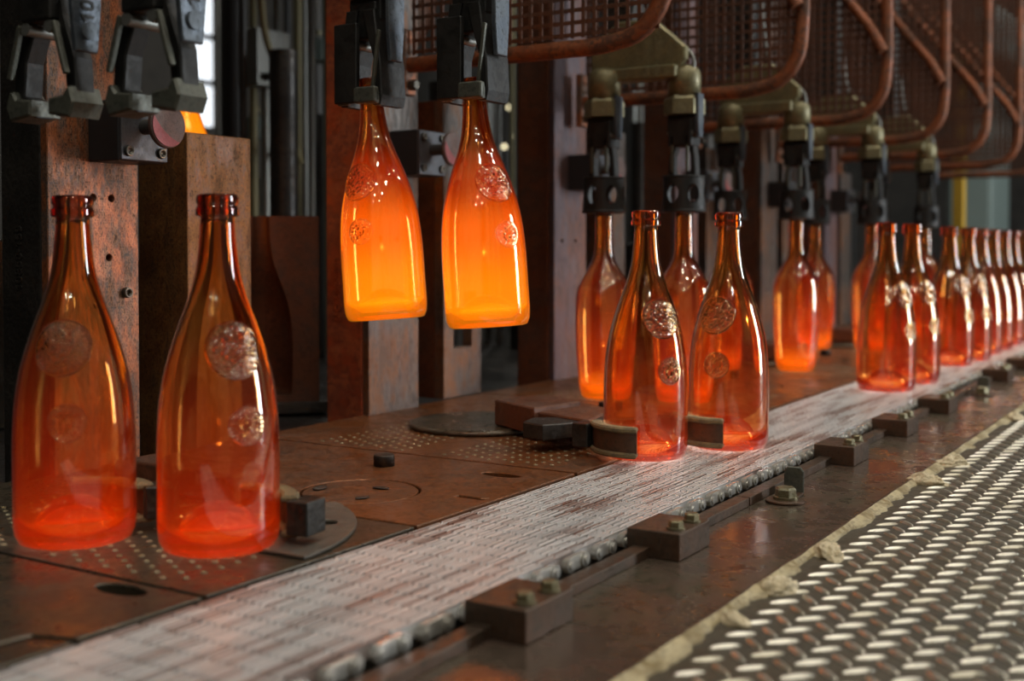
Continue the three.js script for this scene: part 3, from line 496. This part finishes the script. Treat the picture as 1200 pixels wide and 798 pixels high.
// ------------------------------------------------------------------ columns of the sections
const font = await new FontLoader().loadAsync('fonts/droid/droid_sans_bold.typeface.json');
const text = (str, size, depth) => { const g = new TextGeometry(str, { font, size, depth, curveSegments: 3, bevelEnabled: false }); g.computeBoundingBox(); const b = g.boundingBox; return prep(g.translate(-(b.min.x + b.max.x) / 2, -(b.min.y + b.max.y) / 2, 0)); };
{
  const side = [MAT.blackCast, MAT.rustOrange, MAT.rustDark, MAT.rustDark, MAT.rustDark, MAT.rustDark], face = [MAT.rustSalmon, MAT.steelStreak, MAT.steelMauve, MAT.steelMauve, MAT.steelStreak, MAT.steelMauve];
  const nm = ['behind the standing bottles', 'behind the brightest hanging bottles', 'behind the sharp-shouldered hanging pair', 'behind the next hanging pair', 'farther down the line', 'farthest down the line'];
  for (let k = 0; k < 6; k++) {
    const dx = k * PITCHX, c = thing('machine_column', `${['black cast and salmon rust', 'orange rust and streaked steel', 'dark rust and mauve grey steel', 'dark rust and mauve grey steel', 'dark rust and streaked steel', 'dark rust and mauve grey steel'][k]} column ${nm[k]}`, 'column', [0.863 + dx, -0.03, -1.148], 0, 'columns of the machine sections');
    mesh('casting', boxMM(0, 0.06, 0, 1.25, -0.085, -0.0125, 0.004), side[k], c);
    const hs = k ? [[0.03, 0.30], [0.085, 0.30]] : [[0.062, 0.345], [0.088, 0.345], [0.084, 0.275]], fh = k ? 1.25 : 0.75;   // drilled through the face plate
    mesh('face_plate', ext([[0, 0], [0.128, 0], [0.128, fh], [0, fh]], 0.012, 0.001, hs.map(([x, y]) => circlePath(x, y, 0.004))).translate(0, 0, -0.006), face[k], c);
    if (!k) mesh('upper_plate', boxMM(0.0, 0.128, 0.752, 1.25, -0.012, 0.001, 0.0015), MAT.olive, c);
    const txt = k === 0 ? '10850-159' : k === 1 ? 'MC8508-1001' : '';
    if (txt) { const t = mesh('cast_number', text(txt, 0.0115, 0.0016), side[k], c); t.rotation.set(0, -Math.PI / 2, 0); t.geometry = t.geometry.clone().rotateZ(Math.PI / 2); t.position.set(0.0004, k ? 0.222 : 0.275, k ? -0.062 : -0.052); }
    if (!k) { const s = mesh('cap_screw', merge([lathe([[0.0026, 0.002], [0.0026, 0.006], [0.0058, 0.0065], [0.0064, 0.005], [0.0064, 0], [0.0001, 0]].reverse(), 20), cyl(0.003, 0.003, 0.002, 6, 0, 0.002, 0)]), MAT.screw, c); s.rotation.x = Math.PI / 2; s.position.set(0.108, 0.233, 0); }
    // second column: rusty block in front of the moulds
    const q = thing('rusty_block', `${k ? 'grey brown' : 'orange brown pitted'} steel block beside the column ${nm[k]}`, 'block', [1.082 + dx, -0.03, -1.162], 0, 'blocks beside the columns');
    const topY = k ? 0.535 : 0.435;
    if (k === 1) { // with a window cut through its face
      const s = new THREE.Shape([[0, 0.03], [0.115, 0.03], [0.115, topY], [0, topY]].map(([a, b]) => new THREE.Vector2(a, b)));
      s.holes.push(new THREE.Path([[0.03, 0.115], [0.03, 0.21], [0.085, 0.21], [0.085, 0.115]].map(([a, b]) => new THREE.Vector2(a, b))));
      mesh('block', ext(s, 0.02, 0.001).translate(0, 0, -0.01), MAT.steelStreak, q);
      mesh('side_wall', boxMM(0, 0.02, 0.03, topY, -0.09, -0.0202, 0.001), MAT.rustDark, q);
      mesh('white_plate', boxMM(0.05, 0.078, 0.12, 0.20, -0.045, -0.04, 0.001), std(0.5, 0.5, 0.46, 0.5), q);
      mesh('back_wall', boxMM(0.0, 0.115, 0.03, topY, -0.1, -0.0905, 0.001), MAT.blackCast, q);
    } else mesh('block', boxMM(0, 0.115, 0, topY, -0.092, 0, 0.002), k ? MAT.steelStreak : MAT.rustBlock, q);
    // sensor box with round capped plunger on the column face
    const sb = thing('stop_buffer', `black buffer box with a ${k ? 'brown' : 'red-worn'} round cap on the column ${nm[k]}`, 'buffer', [0.918 + dx, k ? 0.405 : 0.392, -1.1479], 0, 'stop buffers on the columns');
    mesh('housing', boxMM(0, 0.07, -0.036, 0.034, 0, 0.052, 0.002), MAT.sensor, sb);
    mesh('front_cover', boxMM(0.001, 0.069, -0.035, 0.033, 0.0515, 0.056, 0.0012), MAT.sensorFace, sb);
    for (const [x, y] of [[0.011, -0.025], [0.059, -0.025], [0.011, 0.023], [0.059, 0.023]]) { const s = mesh('cap_screw', merge([lathe([[0.0001, 0], [0.0062, 0], [0.0062, 0.003], [0.0052, 0.0036], [0.003, 0.0036], [0.003, 0.0012], [0.0001, 0.0012]], 16)]), MAT.screw, sb); s.rotation.x = Math.PI / 2; s.position.set(x, y, 0.0562); }
    const pl = mesh('plunger', cyl(0.009, 0.009, 0.034, 18), MAT.darkRubber, sb); pl.rotation.x = Math.PI / 2; pl.position.set(0.035, 0.004, 0.0728);
    const cap = mesh('cap', lathe([[0.0001, 0], [0.024, 0], [0.026, 0.0015], [0.026, 0.005], [0.0245, 0.007], [0.0001, 0.0075]], 36), MAT.discTop, sb); cap.rotation.x = Math.PI / 2; cap.position.set(0.035, 0.004, 0.089);
    const s = new THREE.Shape(); s.absarc(0, 0, 0.0242, Math.PI * 0.86, Math.PI * 1.72); s.quadraticCurveTo(-0.008, -0.012, -0.0218, 0.0103);
    mesh('red_wear', ext(s, 0.0006, 0.0001).translate(0.035, 0.004, 0.0966), MAT.discRed, sb);
  }
}

// ------------------------------------------------------------------ take-out arms: a yoke with two tong heads
const cage = (() => { // collar with round windows
  const ev = new Evaluator(); ev.useGroups = false; ev.attributes = ['position', 'normal'];
  const mk = (g) => { g.deleteAttribute('uv'); const b = new Brush(g); b.updateMatrixWorld(); return b; };
  let a = mk(new THREE.CylinderGeometry(0.034, 0.036, 0.058, 40)); a = ev.evaluate(a, mk(new THREE.CylinderGeometry(0.030, 0.031, 0.07, 40)), SUBTRACTION);
  for (let i = 0; i < 3; i++) { const c = new THREE.CapsuleGeometry(0.0115, 0.006, 6, 20); c.scale(1, 1, 1); const g = mergeGeometries([new THREE.CylinderGeometry(0.0135, 0.0135, 0.1, 24)]).rotateX(Math.PI / 2).scale(0.8, 1.15, 1).rotateY(0.35 + i * Math.PI / 3); a = ev.evaluate(a, mk(g), SUBTRACTION); }
  const g = a.geometry.index ? a.geometry.toNonIndexed() : a.geometry.clone();
  return merge([prep(g), prep(new THREE.TorusGeometry(0.0345, 0.0028, 6, 40).rotateX(Math.PI / 2).translate(0, -0.028, 0)), prep(new THREE.TorusGeometry(0.033, 0.0022, 6, 40).rotateX(Math.PI / 2).translate(0, 0.028, 0))]);
})();
const gripProfile = [[0.0195, 0], [0.031, 0], [0.034, 0.012], [0.032, 0.05], [0.026, 0.09], [0.022, 0.118], [0.004, 0.118], [0.010, 0.09], [0.021, 0.055], [0.0215, 0.026], [0.0195, 0.018]];
const armProfile = (open) => { if (!open) return gripProfile.map((p) => [...p]); const d = open ? 0 : -0.010; return [[0.013 + d + (open ? 0 : 0.010), 0], [0.040 + d, 0], [0.044 + d, 0.012], [0.041 + d, 0.05], [0.027 + d / 2, 0.088], [0.022, 0.118], [0.006, 0.118], [0.010, 0.086], [0.026 + d, 0.05], [0.029 + d, 0.020], [0.013 + d + (open ? 0 : 0.010), 0.014]]; };
function tongHead(parent, z, y0, x, style, num) {
  const h = part('tong_head', parent); h.position.set(x, y0, z);
  const up = style === 'cage' ? 0.050 : 0;
  if (style === 'cage') mesh('guard_collar', cage, MAT.tong, h).position.y = 0.029;
  for (const s of [-1, 1]) {
    const pr = armProfile(style === 'open').map(([a, b]) => [a * s * (style === 'cage' ? 0.72 : 1), b * (style === 'cage' ? 0.75 : 1)]);
    const a = mesh('jaw_arm', ext(s < 0 ? pr.reverse() : pr, style === 'grip' ? 0.05 : 0.02, 0.0015).rotateY(-Math.PI / 2), MAT.tong, h); a.position.set(0, up, 0);
    if (style === 'grip') {
      mesh('jaw_foot', box(0.007, 0.016, 0.018, -0.0285, 0.009, s * 0.022, 0.002), MAT.tongPad, h);
      mesh('link_bar', prep(new RoundedBoxGeometry(0.005, 0.07, 0.004, 1, 0.001).rotateX(s * 0.14).translate(-0.0275, 0.056, s * 0.027)), MAT.tongPad, h);
    } else if (style !== 'cage') {
      const zi = style === 'open' ? 0.028 : 0.028;
      mesh('jaw_foot', ext((s < 0 ? (p) => p.map(([a2, b2]) => [-a2, b2]).reverse() : (p) => p)([[zi - 0.016, 0.001], [zi + 0.013, -0.003], [zi + 0.019, 0.010], [zi + 0.014, 0.024], [zi + 0.009, 0.024], [zi + 0.004, 0.017], [zi - 0.016, 0.015]]), 0.034, 0.002).rotateY(-Math.PI / 2), MAT.tongPad, h);
      mesh('link_bar', prep(new RoundedBoxGeometry(0.006, 0.05, 0.005, 1, 0.0015).rotateX(-s * (style === 'open' ? 0.32 : 0.18)).translate(-0.017, 0.058, s * 0.031)), MAT.tongPad, h);
    } else mesh('link_bar', box(0.006, 0.06, 0.005, -0.017, up + 0.045, s * 0.013, 0.001), MAT.tongPad, h);
    const pin = mesh('pivot_pin', cyl(0.006, 0.006, 0.036, 14), MAT.pipeGrey, h); pin.rotation.z = Math.PI / 2; pin.position.set(0, up + 0.078, s * 0.016);
  }
  if (style === 'grip') { mesh('jaw_cover', box(0.008, 0.098, 0.036, -0.0305, 0.052, -0.016, 0.002), MAT.tong, h); mesh('lower_lip', box(0.010, 0.02, 0.034, -0.0305, 0.012, 0.014, 0.003), MAT.tongPad, h); }
  const top = up + (style === 'cage' ? 0.085 : 0.112);
  mesh('jaw_carrier', merge([box(0.040, 0.046, 0.042, 0, top - 0.006, 0, 0.003), box(0.030, 0.03, 0.05, 0, top + 0.008, 0, 0.003)]), MAT.tong, h);
  const pl = mesh('side_plate', ext([[-0.0115, -0.058], [0.0115, -0.058], [0.0155, -0.02], [0.0165, 0.062], [-0.0165, 0.062], [-0.0155, -0.02]].map(([a, b]) => style === 'cage' ? [a * 0.7, b * 0.6] : [a, b]), 0.006, 0.001), MAT.tongPlate, h); pl.position.set(-0.004, style === 'cage' ? top + 0.02 : top, style === 'cage' ? 0.0285 : style === 'open' ? 0.0475 : 0.0385);
  if (num) {
    const t = mesh('stamped_number', text(num, 0.014, 0.0012).rotateZ(Math.PI / 2), MAT.tong, h); t.position.set(-0.004, top - 0.012, 0.0502);
    const p2 = mesh('pin_head', cyl(0.0075, 0.0075, 0.004, 18), MAT.tongPlate, h); p2.rotation.x = Math.PI / 2; p2.position.set(-0.004, top - 0.040, 0.0512);
  }
  const n = mesh('hex_nut', hexHead(0.034, 0.030), MAT.olive, h); n.position.y = top + 0.024; n.rotation.y = 0.35;
  mesh('dome', lathe([[0.0001, 0.052], [0.010, 0.0515], [0.018, 0.049], [0.024, 0.044], [0.0265, 0.037], [0.0272, 0.028], [0.0272, 0], [0.0001, 0]].reverse(), 32), MAT.olive, h).position.y = top + 0.054;
  return top + 0.09;
}
{
  const nm = ['open above the standing bottles', 'holding the brightest bottles', 'over the pair behind the sparkling seal bottle', 'over the next hanging pair', 'over the pair farther on', 'over the farthest pair'];
  for (let k = 0; k < 6; k++) {
    const style = k === 0 ? 'open' : k === 1 ? 'grip' : 'cage', y0 = k === 0 ? 0.374 : k === 1 ? 0.432 : 0.316;
    const za = k === 1 ? -0.942 : -0.93, zb = k === 1 ? -0.807 : -0.80, xa = k === 0 ? 0.70 : k === 1 ? 1.185 : SX[k] - 0.01, xb = k === 0 ? 0.715 : k === 1 ? 1.215 : SX[k] + 0.025;
    const t = thing('takeout_arm', `take-out arm with two tong heads ${nm[k]}`, 'tongs', [0, 0, 0], 0, 'take-out arms of the sections');
    const top = tongHead(t, za + (k === 0 ? 0.01 : 0), y0, xa, style, k === 0 ? '1020' : '');
    tongHead(t, zb + (k === 0 ? -0.005 : 0), y0, xb, style, k === 0 ? '197' : '');
    // cast yoke with a sloping rib
    const s = new THREE.Shape([[za - 0.03, 0], [zb + 0.0, 0], [zb + 0.012, 0.015], [zb + 0.012, 0.035], [zb - 0.045, 0.085], [za + 0.02, 0.085], [za - 0.03, 0.05]].map(([a, b]) => new THREE.Vector2(a, b)));
    const yk = mesh('yoke', merge([ext(s, 0.018, 0.003).rotateY(-Math.PI / 2), box(0.04, 0.022, zb - za, 0, -0.005, (za + zb) / 2, 0.004)]), MAT.olive, t); yk.position.set((xa + xb) / 2, y0 + top + 0.008, 0);
    mesh('swing_arm', merge([box(0.05, 0.5, 0.05, (xa + xb) / 2 + 0.02, y0 + top + 0.33, za + 0.02, 0.006), box(0.05, 0.05, 0.3, (xa + xb) / 2 + 0.02, y0 + top + 0.56, za - 0.12, 0.006)]), MAT.blackCast, t);
    mesh('air_line', tubeGeo([[xb - 0.005, y0 + top + 0.0, zb + 0.018], [xb - 0.005, y0 + top + 0.03, zb + 0.016], [xb - 0.005, y0 + top + 0.085, zb - 0.05], [xb, y0 + top + 0.25, zb - 0.08]], 0.0035, 30, 8), MAT.pipeGrey, t);
  }
}

// ------------------------------------------------------------------ guards between the sections
{
  const gm = (() => { const gs = []; for (let z = -1.11; z < -0.70; z += 0.0175) gs.push(box(0.0025, 0.86, 0.006, 0, 0.555 + 0.43, z, 0.0005)); for (let y = 0.56; y < 1.41; y += 0.0175) gs.push(box(0.0025, 0.006, 0.42, 0.0012, y, -0.905, 0.0005)); return merge(gs); })();
  const fr = tubeGeo([[0, 0.54, -1.13], [0, 0.54, -1.0], [0, 0.54, -0.85], [0, 0.542, -0.775], [0, 0.556, -0.722], [0, 0.592, -0.692], [0, 0.65, -0.683], [0, 0.8, -0.683], [0, 1.42, -0.683]], 0.0125, 80, 12);
  const br = tubeGeo([[-0.018, 0.68, -0.686], [-0.018, 0.73, -0.712], [-0.018, 0.80, -0.765], [-0.018, 1.05, -0.96], [-0.018, 1.42, -1.25]], 0.0115, 40, 10);
  const bk = ext([[-0.014, -0.052], [0.014, -0.052], [0.014, 0.05], [-0.014, 0.05]], 0.014, 0.002, [circlePath(0, -0.036, 0.006)]);
  for (let k = 0; k < 7; k++) {
    const g = thing('mesh_guard', `rusty wire mesh guard with bent tube frame, ${ORD[k]} along the line from the brightest bottles`, 'guard', [1.50 + k * PITCHX, 0, 0], 0, 'mesh guards between the sections');
    mesh('tube_frame', fr, MAT.tube, g); mesh('wire_mesh', gm, MAT.rustDark, g); mesh('diagonal_brace', br, MAT.tube, g);
    mesh('bracket', bk, MAT.rustSalmon, g).position.set(0, 0.545, -1.124);
    const n = mesh('bolt_head', hexHead(0.0085, 0.012), MAT.screw, g); n.rotation.x = Math.PI / 2; n.position.set(0, 0.509, -1.117);
  }
}

// ------------------------------------------------------------------ sweep-out pushers
function finger() { // curved channel with fibre edges, hugging a bottle standing at the origin; open side towards -x
  const g = new THREE.Group(), arc = (r0, r1, a0, a1) => { const s = new THREE.Shape(); s.absarc(0, 0, r1, a0, a1); s.absarc(0, 0, r0, a1, a0, true); return s; };
  const A0 = Math.PI * 0.62, A1 = Math.PI * 1.09;
  const up = (geo, y) => geo.rotateX(-Math.PI / 2).translate(0, y, 0);
  mesh('channel', up(ext(arc(0.0585, 0.065, A0, A1), 0.030, 0.0006), 0.026), MAT.keeper, g);
  for (const y of [0.0105, 0.0405]) mesh('fibre_edge', up(ext(arc(0.0532, 0.068, A0, A1), 0.0068, 0.002), y), MAT.fibre, g);
  mesh('rear_tab', box(0.03, 0.03, 0.022, -0.030, 0.026, -0.068, 0.002), MAT.blackCast, g);
  return g;
}
{
  const s1 = thing('sweep_pusher', 'dark sweep-out pusher with fibre-edged fingers behind the sparkling seal bottle', 'pusher', [1.43, 0, -0.945], 0, 'sweep-out pushers');
  mesh('turntable', lathe([[0.0001, 0.0008], [0.098, 0.0008], [0.100, 0.002], [0.100, 0.006], [0.094, 0.0085], [0.0001, 0.0085]], 64), MAT.deadPlateGrey, s1);
  const hub = new THREE.Shape(); hub.moveTo(-0.075, -0.02); hub.lineTo(-0.055, -0.062); hub.lineTo(0.05, -0.10); hub.absarc(0.005, 0.01, 0.082, -0.9, 2.3); hub.lineTo(-0.075, -0.02);
  // outline is in x, -z; the block sits over the turntable and carries the fingers
  const P1 = onY(580, 468, 0.045), P2 = onY(626, 478, 0.045), P3 = onY(680, 470, 0.045), P4 = onY(640, 463, 0.045);
  const loc = (v) => [v.x - 1.43, -(v.z + 0.945)];
  const sh = new THREE.Shape(); const [a, b, c, d] = [P1, P2, P3, P4].map(loc);
  sh.moveTo(...a); sh.lineTo(...b); sh.lineTo(...c); sh.quadraticCurveTo(lerp(c[0], d[0], 0.5) + 0.012, lerp(c[1], d[1], 0.5) + 0.008, ...d); sh.quadraticCurveTo(lerp(a[0], d[0], 0.5) + 0.01, lerp(a[1], d[1], 0.5) + 0.01, ...a);
  mesh('pivot_block', ext(sh, 0.036, 0.002).rotateX(-Math.PI / 2).translate(0, 0.027, 0), MAT.rustDark, s1);
  const q = [onY(628, 481, 0.040), onY(690, 492, 0.040), onY(716, 478, 0.040), onY(682, 470, 0.040)].map(loc);
  mesh('arm', ext(q, 0.03, 0.002).rotateX(-Math.PI / 2).translate(0, 0.024, 0), MAT.rustDark, s1);
  const q2 = [[-0.11, 0.23 - 0.42], [0.06, -0.30], [0.05, -0.325], [-0.13, -0.215]];
  mesh('finger_rail', ext([[-0.15, -0.195], [-0.032, -0.265], [-0.026, -0.25], [-0.10, -0.15], [-0.14, -0.16]], 0.02, 0.0015).rotateX(-Math.PI / 2).translate(0, 0.026, 0), MAT.blackCast, s1);
  for (const [x, z] of [[1.332, -0.634], [1.455, -0.575]]) { const f = finger(); f.name = 'finger'; f.position.set(x - 1.43, 0, z + 0.945); s1.add(f); }

  const s0 = thing('sweep_pusher', 'dark sweep-out pusher standing behind the two set-down bottles', 'pusher', [0.87, 0, -0.9], 0, 'sweep-out pushers');
  mesh('turntable', lathe([[0.0001, 0.0008], [0.088, 0.0008], [0.09, 0.002], [0.09, 0.005], [0.085, 0.0075], [0.0001, 0.0075]], 48), MAT.deadPlateGrey, s0).position.set(0.0, 0, -0.06);
  mesh('pivot_block', box(0.05, 0.03, 0.16, -0.02, 0.025, -0.005, 0.004), MAT.rustDark, s0);
  for (const [x, z] of [[0.687, -0.88], [0.735, -0.753]]) { const f = finger(); f.name = 'finger'; f.position.set(x - 0.87, 0, z + 0.9); f.rotation.y = Math.PI * (z < -0.8 ? 1.22 : 1.05); s0.add(f); }
  
  for (let k = 2; k < 6; k++) {
    const s = thing('sweep_pusher', `dark sweep-out pusher in the ${ORD[k - 2]} section beyond the seal bottles`, 'pusher', [1.43 + (k - 1) * PITCHX, 0, -0.945], 0, 'sweep-out pushers');
    mesh('turntable', lathe([[0.0001, 0.0008], [0.098, 0.0008], [0.100, 0.002], [0.100, 0.006], [0.094, 0.0085], [0.0001, 0.0085]], 48), MAT.deadPlateGrey, s);
    mesh('pivot_block', box(0.09, 0.036, 0.12, 0, 0.027, 0.05, 0.006), MAT.rustDark, s);
  }
}

// ------------------------------------------------------------------ open mould half with its bottle-shaped hollow
{
  const ev = new Evaluator(); ev.useGroups = false; ev.attributes = ['position', 'normal'];
  const prof = smoothProfile(profA, 30).map(([r, h]) => [r * 1.02, h + 0.012]);
  const lg = new THREE.LatheGeometry([[1e-4, 0.012], [0.05, 0.0125], ...prof, [0.0142, 0.36], [1e-4, 0.36]].map(([a, b]) => new THREE.Vector2(a, b)), 40); lg.deleteAttribute('uv');
  const bg = new THREE.BoxGeometry(0.17, 0.315, 0.085).translate(0.012, 0.1575, -0.0425); bg.deleteAttribute('uv');
  const A = new Brush(bg), B = new Brush(lg); A.updateMatrixWorld(); B.updateMatrixWorld();
  const r = ev.evaluate(A, B, SUBTRACTION), g = prep(r.geometry.index ? r.geometry.toNonIndexed() : r.geometry.clone());
  const p = onZ(306, 400, -1.42);
  const m = thing('mould_half', 'open brown mould half with a bottle-shaped hollow behind the rusty block', 'mould', [p.x, -0.005, p.z], -0.75);
  mesh('mould_body', g, MAT.rustDark, m);
  mesh('mould_foot', box(0.2, 0.02, 0.1, 0.012, -0.0105, -0.045), MAT.blackCast, m);
}

// ------------------------------------------------------------------ pipes, hoses and frames in the dark behind
{
  const r = rng(17);
  const pipe = (label, pts, rad, mat, group) => tag(mesh('pipe', tubeGeo(pts, rad, 40, 12), mat), label, 'pipe', group);
  const up = (px, Z, y0, y1, rad, mat, label, group) => { const p = onZ(px, 290, Z); return pipe(label, [[p.x, y0, Z], [p.x, lerp(y0, y1, 0.5), Z], [p.x, y1, Z]], rad, mat, group); };
  const G = 'pipes behind the columns';
  up(258, -2.6, -0.03, 1.6, 0.011, MAT.pipeGrey, 'thin grey upright pipe beside the bright window', G);
  up(275, -2.3, -0.03, 1.6, 0.035, MAT.pipeDark, 'thick dark upright pipe beside the bright window', G);
  up(306, -2.0, -0.03, 0.42, 0.012, MAT.pipeGrey, 'short grey rod behind the mould half, first of three', G);
  up(320, -2.05, -0.03, 0.42, 0.013, MAT.pipeGrey, 'short grey rod behind the mould half, second of three', G);
  up(330, -2.1, -0.03, 0.36, 0.015, MAT.pipeGrey, 'short grey rod behind the mould half, third of three', G);
  up(350, -2.2, -0.03, 1.6, 0.012, MAT.hose, 'yellowish upright pipe behind the mould half', G);
  up(372, -2.6, -0.03, 1.6, 0.02, MAT.pipeDark, 'dark upright pipe beside the orange column', G);
  up(578, -2.1, -0.03, 1.6, 0.012, MAT.pipeGrey, 'pale upright pipe beyond the brightest bottles, first of two', G);
  up(606, -2.2, -0.03, 1.6, 0.007, MAT.pipeGrey, 'pale upright pipe beyond the brightest bottles, second of two', G);
  up(750, -2.5, -0.03, 1.6, 0.03, MAT.pipeGrey, 'grey upright pipe between the hanging pair', G);
  { const p = onZ(310, 70, -1.95), b = thing('valve_box', 'grey valve box with hoses high behind the mould half', 'valve', [p.x, p.y, -1.95]); mesh('body', box(0.11, 0.13, 0.06), MAT.pipeGrey, b); mesh('port', prep(new THREE.CylinderGeometry(0.012, 0.012, 0.02, 16).rotateX(Math.PI / 2).translate(0.01, 0.0, 0.04)), MAT.darkRubber, b); mesh('port', prep(new THREE.CylinderGeometry(0.009, 0.009, 0.02, 16).rotateX(Math.PI / 2).translate(-0.03, -0.045, 0.04)), MAT.darkRubber, b); }
  { const a = onZ(305, -10, -1.85), b = onZ(312, 45, -1.85), c = onZ(328, 90, -1.85), d = onZ(336, 140, -1.85), e = onZ(352, 190, -1.9); tag(mesh('hose', tubeGeo([a, b, c, d, e].map((v) => v.toArray()), 0.008, 50, 10), MAT.hose), 'yellow green hose curving down behind the mould half', 'hose'); }
  { const a = onZ(500, -30, -1.2), b = onZ(490, 20, -1.2), c = onZ(470, 55, -1.2), d = onZ(462, 110, -1.22); tag(mesh('hose', tubeGeo([a, b, c, d].map((v) => v.toArray()), 0.026, 40, 14), MAT.rustDark), 'thick brown sleeved hose beside the orange column', 'hose'); }
  // rods and small boxes crowding the dark
  for (let i = 0; i < 22; i++) {
    const px = [268, 286, 298, 312, 326, 338, 346, 358, 366, 376, 384, 572, 584, 592, 600, 610, 742, 756, 764, 880, 890, 1000][i], Z = -1.75 - r() * 0.9, y0 = -0.03, y1 = 0.5 + r() * 0.9;
    const p = onZ(px, 290, Z);
    tag(mesh('upright_rod', lathe([[0.0001, y0], [0.005 + r() * 0.008, y0], [0.006 + r() * 0.006, y1], [0.0001, y1]], 12), [MAT.pipeGrey, MAT.pipeDark, MAT.hose, MAT.pipeGrey][i % 4]), `slim upright ${['grey', 'dark', 'olive', 'grey'][i % 4]} rod in the dark ${px < 390 ? 'beside the mould half' : px < 620 ? 'beyond the brightest bottles' : px < 800 ? 'between the hanging pair' : 'beyond the seal bottles'}`, 'rod', 'rods behind the columns').position.set(p.x, 0, Z);
  }
  [[300, 150, -2.3], [345, 110, -2.4], [372, 60, -2.2], [384, 190, -2.5], [330, 215, -2.3], [590, 235, -2.5], [752, 190, -2.6], [748, 130, -2.7]].forEach(([px, py, Z], i) => {
    const p = onZ(px, py, Z), b = thing('fitting_box', `small ${i % 2 ? 'grey' : 'green grey'} fitting on a stem in the dark ${px < 390 ? 'above the mould half' : px < 620 ? 'beyond the brightest bottles' : 'between the hanging pair'}`, 'fitting', [p.x, p.y, Z], 0.3 * i, 'fittings behind the columns');
    mesh('body', box(0.05 + 0.02 * (i % 3), 0.06 + 0.03 * (i % 2), 0.04), i % 2 ? MAT.pipeGrey : MAT.cabinet, b); mesh('stem', cyl(0.008, 0.008, p.y + 0.03, 10, 0, -(p.y + 0.03) / 2, -0.022), MAT.pipeDark, b); mesh('cap', cyl(0.012, 0.012, 0.012, 12, 0, 0.05, 0), MAT.bolt, b);
  });
  const glow = new THREE.MeshStandardMaterial({ color: 0xffffff, emissive: new THREE.Color().setRGB(1, 0.86, 0.5), emissiveIntensity: 2.2 });
  [[597, 126, -4.5], [606, 160, -4.5], [591, 172, -4.5], [1132, 130, -1.6], [1141, 129, -1.6], [385, 98, -5], [889, 18, -3]].forEach(([px, py, Z], i) => {
    const p = onZ(px, py, Z), b = thing('signal_lamp', i < 3 ? 'small pale lamp far behind the brightest bottles' : i < 5 ? 'small yellow lamp shining through the far guards' : i < 6 ? 'small pale lamp beside the orange column' : 'small pale lamp behind the second guard', 'lamp', [p.x, p.y, Z], 0, 'signal lamps deep in the hall');
    mesh('bulb', prep(new THREE.SphereGeometry(0.016, 16, 10)), glow, b); mesh('holder', cyl(0.02, 0.02, 0.03, 14, 0, -0.03, 0), MAT.pipeDark, b); mesh('post', cyl(0.01, 0.01, p.y + 0.86, 8, 0, -0.045 - (p.y + 0.86) / 2, 0), MAT.pipeDark, b);
  });
  // dark machine bodies behind the sections
  for (let k = -1; k < 6; k++) {
    const x = 1.30 + k * PITCHX, b = thing('mould_carrier', `dark mould carrier deep behind the ${['near edge', 'standing bottles', 'brightest bottles', 'hanging pair', 'next hanging pair', 'far hanging pair', 'last hanging pair'][k + 1]}`, 'machine part', [x, -0.03, -1.72], 0, 'mould carriers deep in the machine');
    mesh('carrier', merge([box(0.12, 0.30, 0.12, -0.1, 0.15, 0, 0.006), box(0.10, 0.24, 0.1, 0.09, 0.12, -0.1, 0.006)]), MAT.blackCast, b);
    mesh('hinge_post', cyl(0.03, 0.03, 0.7, 18, 0.02, 0.35, -0.02), MAT.darkSteel, b);
  }
  tag(mesh('overhead_beam', boxMM(-0.3, 7, 1.16, 1.34, -1.9, -1.2, 0.006), MAT.blackCast), 'dark overhead beam carrying the take-out arms', 'beam');
  // far end: yellow post, pale cabinet, grey duct
  { const p = onZ(1124, 230, -1.05); tag(mesh('yellow_post', merge([box(0.045, 2.6, 0.045, p.x, 0.4, -1.05, 0.004), box(0.12, 0.02, 0.12, p.x, -0.889, -1.05, 0.002)]), MAT.yellow), 'yellow steel post at the far end of the line', 'post'); }
  { const p = onZ(1155, 230, -1.2), c = thing('control_cabinet', 'pale grey green control cabinet behind the yellow post', 'cabinet', [p.x + 0.1, -0.9, -1.25]); mesh('body', box(0.5, 2.0, 0.22, 0, 1.0, 0, 0.01), MAT.cabinet, c); mesh('door', box(0.012, 1.86, 0.19, -0.257, 1.0, 0, 0.004), MAT.cabinet, c); mesh('handle', box(0.02, 0.14, 0.02, -0.273, 1.15, 0.06, 0.004), MAT.pipeDark, c); }
  { const a = onZ(1140, 20, -0.95), b = onZ(1205, 62, -0.85); tag(mesh('duct', tubeGeo([a.toArray(), a.clone().lerp(b, 0.5).toArray(), b.toArray()], 0.09, 20, 20), MAT.cabinet), 'pale grey duct high beyond the last guards', 'duct'); }
}
scene.traverse((o) => { if (o.isLight) o.castShadow = true; });
renderer.render(scene, camera);
